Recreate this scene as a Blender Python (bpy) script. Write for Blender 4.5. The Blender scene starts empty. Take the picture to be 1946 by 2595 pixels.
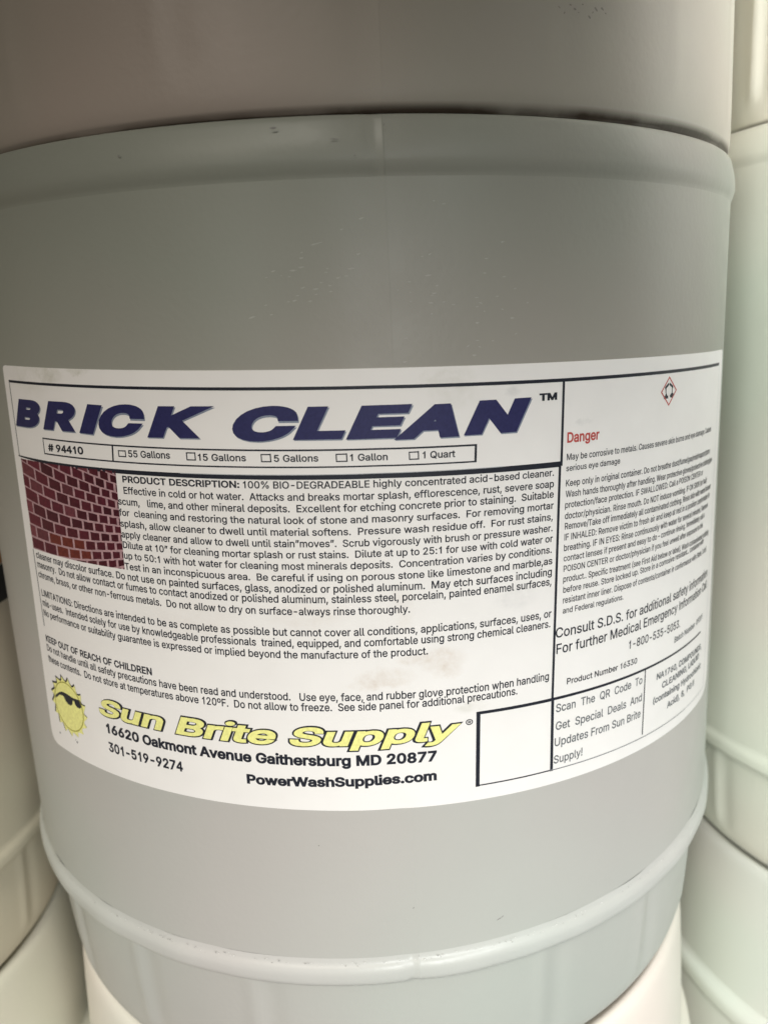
import bpy, bmesh, math, random, json
from mathutils import Vector, Matrix, noise
from mathutils.geometry import delaunay_2d_cdt

# ------------------------------------------------------------------ camera
R = 0.18                       # drum radius in metres
EYE = 3.79 * R                 # eye height above the floor
DIST = 2.46835 * R             # camera to drum axis
sc = bpy.context.scene
pitch, roll, yaw = (math.radians(a) for a in (13.49422, -2.80378, 1.59139))
fwd = Vector((math.sin(yaw)*math.cos(pitch), math.cos(yaw)*math.cos(pitch), -math.sin(pitch)))
rgt = Vector((math.cos(yaw), -math.sin(yaw), 0))
upv = rgt.cross(fwd)
r2 = math.cos(roll)*rgt + math.sin(roll)*upv
u2 = -math.sin(roll)*rgt + math.cos(roll)*upv
cam = bpy.data.cameras.new("camera")
camo = bpy.data.objects.new("camera", cam)
sc.collection.objects.link(camo)
camo.matrix_world = Matrix(((r2.x, u2.x, -fwd.x, 0), (r2.y, u2.y, -fwd.y, -DIST),
                            (r2.z, u2.z, -fwd.z, EYE), (0, 0, 0, 1)))
cam.sensor_fit = 'HORIZONTAL'; cam.sensor_width = 36
cam.lens = 36*2116.74/1946
cam.clip_start = 0.01; cam.clip_end = 50
cam.dof.use_dof = True; cam.dof.focus_distance = 0.285; cam.dof.aperture_fstop = 14
sc.camera = camo

# ------------------------------------------------------------------ light
w = bpy.data.worlds.new("World"); sc.world = w; w.use_nodes = True
bg = w.node_tree.nodes['Background']
bg.inputs[0].default_value = (0.98, 0.82, 0.63, 1); bg.inputs[1].default_value = 0.010

def lamp(name, kind, loc, aim, power, col, **kw):
    l = bpy.data.lights.new(name, kind); l.energy = power; l.color = col
    for k, v in kw.items(): setattr(l, k, v)
    o = bpy.data.objects.new(name, l); sc.collection.objects.link(o)
    o.location = loc
    o.rotation_euler = (Vector(aim)-Vector(loc)).to_track_quat('-Z', 'Y').to_euler()
    return o
def spot(name, loc, aim, watt, col, deg, rad=0.14):
    lamp(name, 'SPOT', (loc[0], loc[1], EYE+loc[2]), (aim[0], aim[1], EYE+aim[2]), watt, col,
         shadow_soft_size=rad, spot_size=math.radians(deg), spot_blend=1.0)
spot('added_right_spot', (.6, -1.3, .25), (.27, -.05, -.46), 47, (.94, .985, .985), 46)  # all spots are added and unseen; soft cones shape light and shade
spot('added_front_spot', (.2, -1.4, .0), (.1, -.1, -.5), 45, (.95, .98, .97), 50)
spot('added_left_spot', (-.6, -1.2, .3), (-.1, -.1, -.55), 5, (.95, .98, .98), 44)
spot('added_warm_left_spot', (-.3, -1.3, .8), (-.1, -.1, -.5), 57, (.99, .93, .83), 36)
spot('added_far_right_spot', (.5, -1.3, .2), (.36, 0, .15), 430, (.94, .98, .98), 18)  # added to brighten the drums at the upper right
spot('added_side_spot', (.9, -1.0, .5), (.30, 0, .16), 175, (.95, .98, .98), 20)  # added for the glow on the upper drum's right side
spot('added_low_right_spot', (-.5, -1.3, .0), (.42, 0, -.12), 26, (.94, .98, .98), 24)  # added from the left to brighten the pale green drum
lamp('added_area_light', 'AREA', (-.7, -1.2, EYE+.6), (0, 0, EYE-.2), 2.7, (1.0, .91, .78), shape='DISK', size=.4)  # unseen warm area light, added as fill from the upper left
sc.view_settings.view_transform = 'Standard'
sc.view_settings.look = 'None'
sc.view_settings.exposure = 0.0
sc.view_settings.gamma = 1.0

# ------------------------------------------------------------------ helpers
def link(name, me, mat=None, parent=None):
    o = bpy.data.objects.new(name, me); sc.collection.objects.link(o)
    if mat: me.materials.append(mat)
    if parent: o.parent = parent
    return o
def smooth(me):
    me.polygons.foreach_set('use_smooth', [True]*len(me.polygons))
def nt(name):
    m = bpy.data.materials.new(name); m.use_nodes = True
    return m, m.node_tree.nodes, m.node_tree.links, m.node_tree.nodes['Principled BSDF']
def N(nodes, kind, **kw):
    n = nodes.new(kind)
    for k, v in kw.items(): setattr(n, k, v)
    return n
def mathn(nodes, links, op, a, b=None, c=None, clamp=False):
    n = nodes.new('ShaderNodeMath'); n.operation = op; n.use_clamp = clamp
    for i, x in enumerate((a, b, c)):
        if x is None: continue
        if isinstance(x, (int, float)): n.inputs[i].default_value = x
        else: links.new(x, n.inputs[i])
    return n.outputs[0]
def mixc(nodes, links, fac, a, b):
    n = nodes.new('ShaderNodeMix'); n.data_type = 'RGBA'
    for s, x in ((n.inputs[0], fac), (n.inputs[6], a), (n.inputs[7], b)):
        if isinstance(x, (int, float)): s.default_value = x
        elif isinstance(x, tuple): s.default_value = (*x, 1)
        else: links.new(x, s)
    return n.outputs[2]
def plastic(name, col, rough=0.42, seamdirt=None, grime=0.5, sss=0.0, level=None):
    """blow-moulded polyethylene: faint cloudy tone, fine orange peel, handling grime"""
    m, nd, lk, b = nt(name)
    tc = N(nd, 'ShaderNodeTexCoord')
    n1 = N(nd, 'ShaderNodeTexNoise'); n1.inputs['Scale'].default_value = 9; n1.inputs['Detail'].default_value = 4
    lk.new(tc.outputs['Object'], n1.inputs['Vector'])
    cl = mixc(nd, lk, n1.outputs['Fac'], tuple(c*0.93 for c in col), tuple(min(1, c*1.06) for c in col))
    nh = N(nd, 'ShaderNodeTexNoise'); nh.inputs['Scale'].default_value = 6; nh.inputs['Detail'].default_value = 2
    mo = N(nd, 'ShaderNodeMapping'); mo.inputs['Location'].default_value = (3.1, 1.7, 0.4); lk.new(tc.outputs['Object'], mo.inputs['Vector'])
    lk.new(mo.outputs[0], nh.inputs['Vector'])
    hue = mixc(nd, lk, mathn(nd, lk, 'MULTIPLY_ADD', nh.outputs['Fac'], 4.0, -1.5, clamp=True), (1.035, 0.975, 0.97), (0.965, 1.0, 0.965))
    mh = nd.new('ShaderNodeMix'); mh.data_type = 'RGBA'; mh.blend_type = 'MULTIPLY'; mh.inputs[0].default_value = 1
    lk.new(cl, mh.inputs[6]); lk.new(hue, mh.inputs[7]); cl = mh.outputs[2]
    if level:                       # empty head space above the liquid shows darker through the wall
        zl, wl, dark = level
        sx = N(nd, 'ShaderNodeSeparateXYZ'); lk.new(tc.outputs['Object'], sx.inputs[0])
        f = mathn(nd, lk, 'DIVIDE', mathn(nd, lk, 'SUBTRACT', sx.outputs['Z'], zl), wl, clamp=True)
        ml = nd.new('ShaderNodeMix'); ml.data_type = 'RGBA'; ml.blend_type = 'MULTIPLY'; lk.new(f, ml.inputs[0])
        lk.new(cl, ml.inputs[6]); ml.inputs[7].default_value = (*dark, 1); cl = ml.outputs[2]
    # rubbed-in grime, sparse
    n2 = N(nd, 'ShaderNodeTexNoise'); n2.inputs['Scale'].default_value = 38; n2.inputs['Detail'].default_value = 8
    n2.inputs['Roughness'].default_value = 0.7
    lk.new(tc.outputs['Object'], n2.inputs['Vector'])
    g = mathn(nd, lk, 'MULTIPLY_ADD', n2.outputs['Fac'], 6.0, -4.1, clamp=True)
    g = mathn(nd, lk, 'MULTIPLY', g, 0.35*grime)
    cl = mixc(nd, lk, g, cl, tuple(c*0.45 for c in (col[0], col[1]*0.93, col[2]*0.85)))
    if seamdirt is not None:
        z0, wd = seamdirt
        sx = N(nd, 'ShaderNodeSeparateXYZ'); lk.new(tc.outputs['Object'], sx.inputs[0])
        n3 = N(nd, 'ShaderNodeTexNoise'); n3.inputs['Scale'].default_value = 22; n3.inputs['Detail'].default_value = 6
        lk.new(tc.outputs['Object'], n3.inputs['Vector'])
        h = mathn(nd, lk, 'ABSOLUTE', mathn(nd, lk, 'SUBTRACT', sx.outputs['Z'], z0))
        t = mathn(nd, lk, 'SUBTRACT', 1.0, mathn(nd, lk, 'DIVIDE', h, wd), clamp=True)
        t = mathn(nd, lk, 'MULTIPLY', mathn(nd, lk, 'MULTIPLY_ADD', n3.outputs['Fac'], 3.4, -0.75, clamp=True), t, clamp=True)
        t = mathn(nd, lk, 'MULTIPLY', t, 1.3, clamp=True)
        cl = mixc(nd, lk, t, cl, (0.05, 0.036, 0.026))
    lk.new(cl, b.inputs['Base Color'])
    n4 = N(nd, 'ShaderNodeTexNoise'); n4.inputs['Scale'].default_value = 60; n4.inputs['Detail'].default_value = 3
    lk.new(tc.outputs['Object'], n4.inputs['Vector'])
    lk.new(mathn(nd, lk, 'MULTIPLY_ADD', n4.outputs['Fac'], 0.16, rough-0.08), b.inputs['Roughness'])
    n5 = N(nd, 'ShaderNodeTexNoise'); n5.inputs['Scale'].default_value = 420; n5.inputs['Detail'].default_value = 2
    lk.new(tc.outputs['Object'], n5.inputs['Vector'])
    n6 = N(nd, 'ShaderNodeTexNoise'); n6.inputs['Scale'].default_value = 12; n6.inputs['Detail'].default_value = 2
    lk.new(tc.outputs['Object'], n6.inputs['Vector'])
    hh = mathn(nd, lk, 'MULTIPLY_ADD', n6.outputs['Fac'], 6.0, n5.outputs['Fac'])
    bp = N(nd, 'ShaderNodeBump'); bp.inputs['Strength'].default_value = 0.10; bp.inputs['Distance'].default_value = 0.0008
    lk.new(hh, bp.inputs['Height']); lk.new(bp.outputs['Normal'], b.inputs['Normal'])
    b.inputs['Specular IOR Level'].default_value = 0.35
    if sss:
        b.inputs['Subsurface Weight'].default_value = sss
        b.inputs['Subsurface Radius'].default_value = (0.012, 0.011, 0.009)
    return m
def ink(name, col, rough=0.5, var=0.0):
    m, nd, lk, b = nt(name)
    tc = N(nd, 'ShaderNodeTexCoord')
    n1 = N(nd, 'ShaderNodeTexNoise'); n1.inputs['Scale'].default_value = 900; n1.inputs['Detail'].default_value = 3
    lk.new(tc.outputs['Object'], n1.inputs['Vector'])
    c = mixc(nd, lk, n1.outputs['Fac'], tuple(x*0.75 for x in col), tuple(min(1, x*1.25+0.004) for x in col))
    lk.new(c, b.inputs['Base Color']); b.inputs['Roughness'].default_value = rough
    b.inputs['Specular IOR Level'].default_value = 0.3
    return m

# ------------------------------------------------------------------ drums
GRID = sorted([math.radians(i*0.75) for i in range(480)] + [t/180 for t in (10.5, 11.2, 11.8, 12.2, 12.45, 12.6, 12.7, 13.0, 13.6)])
def bump(u, c, wd): return math.exp(-((u-c)/wd)**2)
def parting(u):                 # mould parting line and shallow hollow beside it (u in mm round the wall)
    s = -0.00004*math.exp(-(u-12.6)/14) if 12.6 < u < 90 else 0.0      # the two mould halves meet with a small step
    return s + 0.00003*bump(u, 12.4, 1.0) - 0.00030*bump(u, 6.5, 5.5)
def arc(u):                     # wrap u
    L = 2*math.pi*180
    return (u + L/2) % L - L/2
def ribs(u, at, amp=0.0007):
    s = 0.0
    for c in at:
        s += amp*(bump(u, c-5, 3.2) - bump(u, c+3, 4.5))
    return s
RIB = [12+60.3*k - 2 for k in range(-9, 10) if k != 0]
def lathe(profile, warp=None, tilt=None, z0=0.0):
    me = bpy.data.meshes.new('lathe'); V = []; F = []
    n = len(GRID); k = len(profile)
    for (r, z) in profile:
        for t in GRID:
            u = arc(t*180)
            rr = r*R + (warp(u, z) if warp else 0)
            x, y = rr*math.sin(t), -rr*math.cos(t)
            zz = z*R + (tilt(z)*x if tilt else 0)
            V.append((x, y, zz))
    for i in range(k-1):
        for j in range(n):
            a = i*n+j; b_ = i*n+(j+1) % n
            F.append((a, b_, b_+n, a+n))
    me.from_pydata(V, [], F); me.update(); smooth(me)
    return me
def rnd(pts, sub=4):
    """Catmull-Rom through profile points"""
    out = []
    P = [pts[0]]+pts+[pts[-1]]
    for i in range(1, len(P)-2):
        p0, p1, p2, p3 = P[i-1:i+3]
        for j in range(sub):
            t = j/sub
            out.append(tuple(0.5*((2*b_)+(-a+c)*t+(2*a-5*b_+4*c-d)*t*t+(-a+3*b_-3*c+d)*t**3)
                             for a, b_, c, d in zip(p0, p1, p2, p3)))
    out.append(pts[-1]); return out

def thing(name, label, cat, loc, group=None):
    o = bpy.data.objects.new(name, None); sc.collection.objects.link(o)
    o.empty_display_size = 0.05
    o.location = loc; o['label'] = label; o['category'] = cat
    if group: o['group'] = group
    return o

def drum(label, mat, x, y, zbase, H=2.0405, foot=None, hoop=0.353, tilt=None, footmat=None,
         wallwarp=True, ribamp=1.0, hoopmat=None):
    """zbase, H in units of R; foot ring, hoop, wall, top rim, recessed head"""
    t = thing('plastic_drum', label, 'drum', (x*R, y*R, EYE+zbase*R), 'stacked plastic drums')
    fw = (lambda u, z: ribamp*ribs(u, RIB)*min(1, max(0, (z-0.05)/0.05))*min(1, max(0.0, (hoop+0.005-z)/0.03)) + parting(u))
    ww = (lambda u, z: parting(u)) if wallwarp else None
    if foot is None:
        foot = [(.30, .004), (.86, .004), (.895, .0), (.915, .004), (.935, .018), (.948, .040), (.956, .066), (.962, .12),
                (.970, .22), (.977, hoop-.014), (.985, hoop)]
    h = hoop
    link('foot_ring', lathe(rnd(foot), fw, tilt), footmat or mat, t)
    link('hoop', lathe(rnd([(foot[-1][0], h), (.998, h+.003), (1.008, h+.012), (1.012, h+.022), (1.0125, h+.040),
                            (1.009, h+.051), (1.003, h+.060), (1.0, h+.0715)]),
                       lambda u, z: (5.0 if abs(u-13) < 4 else 1.0)*parting(u)+0.0004*noise.noise(Vector((u*0.05, z*9, 3))), tilt), hoopmat or mat, t)
    z0, z1 = h+.0715, H-.098
    link('drum_wall', lathe([(1.0-0.002*math.sin(math.pi*i/24)*0, z0+(z1-z0)*i/24) for i in range(25)], ww, tilt), mat, t)
    link('top_rim', lathe(rnd([(1.0, z1), (1.0015, z1+.006), (1.006, z1+.018), (1.0085, z1+.032), (1.007, z1+.055), (1.001, z1+.082),
                               (.996, z1+.094), (.985, z1+.0985), (.95, z1+.096), (.935, z1+.088), (.93, z1+.06)]), lambda u, z: (3.0 if abs(u-13) < 4 else 1.0)*parting(u), tilt), mat, t)
    link('drum_head', lathe([(.93, z1+.06), (.6, z1+.062), (.01, z1+.062)], None, tilt), mat, t)
    return t

def low_drum(label, mat, x, y, ztop, zfloor=-3.79):
    """drum at the bottom of a stack: conical collar under a rounded lip, then a shoulder hoop"""
    t = thing('plastic_drum', label, 'drum', (x*R, y*R, EYE+zfloor*R), 'stacked plastic drums')
    T = ztop-zfloor
    link('top_rim', lathe(rnd([(.60, T-.012), (.885, T-.012), (.905, T-.008), (.922, T+.002), (.934, T+.002), (.944, T-.008),
                               (.9505, T-.030), (.954, T-.07)]), None), mat, t)
    link('collar', lathe([(.954, T-.07), (.958, T-.15), (.963, T-.28), (.967, T-.40), (.969, T-.49)],
                         lambda u, z: parting(u-40)), mat, t)
    link('hoop', lathe(rnd([(.969, T-.49), (.978, T-.502), (.995, T-.515), (1.002, T-.535), (1.0, T-.565), (.992, T-.58), (.988, T-.60)]),
                       None), mat, t)
    link('drum_wall', lathe([(.988, T-.60), (.99, 1.0), (.99, .5), (.98, .03), (.94, 0), (.3, 0)], None), mat, t)
    return t

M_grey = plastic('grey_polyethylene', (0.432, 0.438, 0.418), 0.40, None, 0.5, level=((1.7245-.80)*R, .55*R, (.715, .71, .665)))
M_hoop = plastic('thick_grey_polyethylene', (0.49, 0.495, 0.48), 0.36, None, 0.3)  # paler than the wall; part of the hoop highlight is in this colour
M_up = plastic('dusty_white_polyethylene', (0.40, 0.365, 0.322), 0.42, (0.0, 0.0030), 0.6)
M_white = plastic('cream_polyethylene', (0.77, 0.725, 0.665), 0.45, None, 0.5)
M_green = plastic('milky_green_polyethylene', (0.79, 0.805, 0.715), 0.45, None, 0.4)
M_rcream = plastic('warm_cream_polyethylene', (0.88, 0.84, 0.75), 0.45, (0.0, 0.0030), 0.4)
M_leftlow = plastic('pale_cream_polyethylene', (0.78,0.75,0.65), 0.45, None, 0.5)
M_rlow = plastic('pale_grey_green_polyethylene', (0.72,0.745,0.70), 0.45, None, 0.5)
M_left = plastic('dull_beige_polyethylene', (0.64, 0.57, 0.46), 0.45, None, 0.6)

def tl(z):                                         # the stack is not quite square: rim and hoop dip opposite ways
    return 0.0100 - (z-0.39)*(0.0205/1.65)
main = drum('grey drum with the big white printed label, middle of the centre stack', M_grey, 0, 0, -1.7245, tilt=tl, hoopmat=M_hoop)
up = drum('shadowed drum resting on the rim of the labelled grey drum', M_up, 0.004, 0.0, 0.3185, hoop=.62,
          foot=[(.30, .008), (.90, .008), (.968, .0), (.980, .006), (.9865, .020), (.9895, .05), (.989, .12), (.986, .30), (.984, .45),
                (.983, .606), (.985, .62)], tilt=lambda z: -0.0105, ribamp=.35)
lo = low_drum('cream white drum under the labelled grey drum, bottom of the centre stack', M_white, 0, 0, -1.735)
rx, ry = 2.042, 0.179
rm = drum('pale green drum to the right of the labelled drum, level with it', M_green, rx, ry, -1.755, H=2.185)
ru = drum('cream drum at the top right, stacked on the pale green drum', M_rcream, rx+.01, ry, .432, hoop=.62,
          foot=[(.30, .008), (.90, .008), (.95, .0), (.965, .008), (.972, .02), (.976, .05), (.978, .12), (.980, .30), (.981, .45),
                (.983, .606), (.985, .62)])
rl = low_drum('pale drum at the lower right, under the pale green drum', M_rlow, rx, ry, -1.7655)
lx, ly = -2.05, 0.0
lm = drum('beige drum at the left edge with a dark mark, beside the labelled drum', M_left, lx, ly, -1.88, H=2.2)
ll = low_drum('cream drum at the lower left, under the shaded beige drum', M_leftlow, lx, ly, -1.89)

# ------------------------------------------------------------------ paper label on the middle drum
ZM = 1.7245*R                   # z of eye level in the drum's own frame
def cyl(u, v, off):
    th = u/180.0; r = R + parting(u) + off
    return (r*math.sin(th), -r*math.cos(th), v/1000.0 + ZM)
def from2d(name, verts, faces, off, mat, parent, slice_mm=0):
    bm = bmesh.new()
    vs = [bm.verts.new((q[0], q[1], q[2] if len(q) > 2 else 0)) for q in verts]
    for f in faces:
        try: bm.faces.new([vs[i] for i in f])
        except ValueError: pass
    if slice_mm:
        xs = [q[0] for q in verts]
        c = math.floor(min(xs)/slice_mm)*slice_mm+slice_mm
        while c < max(xs):
            g = bm.verts[:]+bm.edges[:]+bm.faces[:]
            bmesh.ops.bisect_plane(bm, geom=g, plane_co=(c, 0, 0), plane_no=(1, 0, 0), dist=1e-5)
            c += slice_mm
    bm.normal_update()
    fl = [f for f in bm.faces if f.normal.z < 0]
    if fl: bmesh.ops.reverse_faces(bm, faces=fl)
    uvl = bm.loops.layers.uv.new('print')
    for f in bm.faces:
        for l in f.loops: l[uvl].uv = (l.vert.co.x/100, l.vert.co.y/100)
    for v in bm.verts: v.co = cyl(v.co.x, v.co.y, off+v.co.z)
    me = bpy.data.meshes.new(name); bm.to_mesh(me); bm.free(); smooth(me)
    return link(name, me, mat, parent)

# sheet: straight sides, the lower right and lower left corners rounded
def sheet_outline():
    A = (-144.6, -12.6); B = (191.3, -22.6)
    C = (186.5, -176.9); D = (-151.6, -168.2)
    pts = []
    def corner(p, q, r_, rad):
        p, q, r_ = Vector(p), Vector(q), Vector(r_)
        d1 = (p-q).normalized(); d2 = (r_-q).normalized()
        s, e = q+d1*rad, q+d2*rad
        for i in range(9):
            t = i/8; pts.append((1-t)**2*s+2*t*(1-t)*q+t*t*e)
    corner(D, A, B, 2.0); corner(A, B, C, 3.0); corner(B, C, D, 11.0); corner(C, D, A, 6.0)
    return [tuple(v) for v in pts]
def label_material():
    m, nd, lk, b = nt('label_paper')
    uv = N(nd, 'ShaderNodeUVMap'); uv.uv_map = 'print'
    tc = N(nd, 'ShaderNodeTexCoord')
    n0 = N(nd, 'ShaderNodeTexNoise'); n0.inputs['Scale'].default_value = 7; n0.inputs['Detail'].default_value = 5
    lk.new(uv.outputs[0], n0.inputs['Vector'])
    c = mixc(nd, lk, n0.outputs['Fac'], (0.775, 0.75, 0.73), (0.835, 0.81, 0.79))
    nz = N(nd, 'ShaderNodeTexNoise'); nz.inputs['Scale'].default_value = 26; nz.inputs['Detail'].default_value = 7
    nz.inputs['Roughness'].default_value = 0.65
    lk.new(uv.outputs[0], nz.inputs['Vector'])
    dn = N(nd, 'ShaderNodeVectorMath'); dn.operation = 'SCALE'; dn.inputs['Scale'].default_value = 0.05
    lk.new(nz.outputs['Color'], dn.inputs[0])
    wv = N(nd, 'ShaderNodeVectorMath'); wv.operation = 'ADD'
    lk.new(uv.outputs[0], wv.inputs[0]); lk.new(dn.outputs[0], wv.inputs[1])
    # (u, v, half width, half height, colour, strength)
    tan = (0.56, 0.46, 0.37); olv = (0.50, 0.49, 0.40); gry = (0.40, 0.40, 0.40)
    S = [(25, -117, 8, 4.5, tan, .42), (15.5, -116, 6, 2.5, tan, .42), (27, -121.5, 5, 3, tan, .38), (5, -122, 10, 3.5, tan, .35), (1, -124, 9, 2, tan, .25),
         (34.9, -136, 6, 2.6, olv, .35), (30.3, -21, 9, 3, olv, .3), (32.5, -26.5, 9, 5, olv, .2), (-98, -14.3, 5, 2, olv, .7),
         (-113, -16, 7, 3, olv, .6), (-124, -17, 14, 6, olv, .25), (52.6, -98, 8, 5, gry, .2), (38, -60.6, 7, 2, gry, .25), (60, -86, 6, 4, gry, .22),
         (52, -27, 3, 2, gry, .3), (-20, -98, 14, 5, tan, .18), (-60, -100, 16, 7, tan, .12), (80, -40, 4, 1.2, gry, .25), (12, -97, 4, 9, tan, .2)]
    for (su, sv, a, h, col, k) in S:
        mp = N(nd, 'ShaderNodeMapping'); mp.vector_type = 'POINT'
        mp.inputs['Scale'].default_value = (100/a, 100/h, 0)
        mp.inputs['Location'].default_value = (-(su+2.5)/a, -(sv+2.5)/h, 0)
        lk.new(wv.outputs[0], mp.inputs['Vector'])
        ln = N(nd, 'ShaderNodeVectorMath'); ln.operation = 'LENGTH'; lk.new(mp.outputs[0], ln.inputs[0])
        f = mathn(nd, lk, 'MULTIPLY_ADD', ln.outputs['Value'], -1.6, 1.9, clamp=True)
        f2 = mathn(nd, lk, 'MULTIPLY_ADD', nz.outputs['Fac'], 2.6, -0.75, clamp=True)
        f = mathn(nd, lk, 'MULTIPLY', mathn(nd, lk, 'MULTIPLY', f, f2), k)
        c = mixc(nd, lk, f, c, col)
    lk.new(c, b.inputs['Base Color'])
    b.inputs['Roughness'].default_value = 0.52; b.inputs['Specular IOR Level'].default_value = 0.3
    bp = N(nd, 'ShaderNodeBump'); bp.inputs['Strength'].default_value = 0.18; bp.inputs['Distance'].default_value = 0.0006
    n7 = N(nd, 'ShaderNodeTexNoise'); n7.inputs['Scale'].default_value = 14; n7.inputs['Detail'].default_value = 4
    lk.new(tc.outputs['Object'], n7.inputs['Vector'])
    lk.new(n7.outputs['Fac'], bp.inputs['Height']); lk.new(bp.outputs['Normal'], b.inputs['Normal'])
    return m
out = sheet_outline()
OFF = 0.00035
lab = from2d('paper_label', out, [list(range(len(out)))], OFF, label_material(), main, 1.5)
# turn the sheet's edge down to the wall so that it has a thickness
bm = bmesh.new(); bm.from_mesh(lab.data)
be = [e for e in bm.edges if e.is_boundary]
for e in be: e.smooth = False
ex = bmesh.ops.extrude_edge_only(bm, edges=be)
for v in [g for g in ex['geom'] if isinstance(g, bmesh.types.BMVert)]:
    k = 1 - 0.00045/math.hypot(v.co.x, v.co.y); v.co.x *= k; v.co.y *= k
bm.to_mesh(lab.data); bm.free(); smooth(lab.data)
lab['label'] = 'white printed label wrapped round the drum'

I_black = ink('black_print', (0.014, 0.016, 0.025))
I_grey = ink('grey_print', (0.10, 0.11, 0.12))
I_faint = ink('faint_grey_print', (0.42, 0.43, 0.45))
I_navy = ink('navy_print', (0.021, 0.021, 0.088))
I_ghost = ink('blue_grey_ghost_print', (0.22, 0.25, 0.32))
I_red = ink('red_print', (0.46, 0.065, 0.055))
I_yel = ink('yellow_print', (0.84, 0.79, 0.29))
I_oliv = ink('olive_print', (0.30, 0.27, 0.03))

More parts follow.
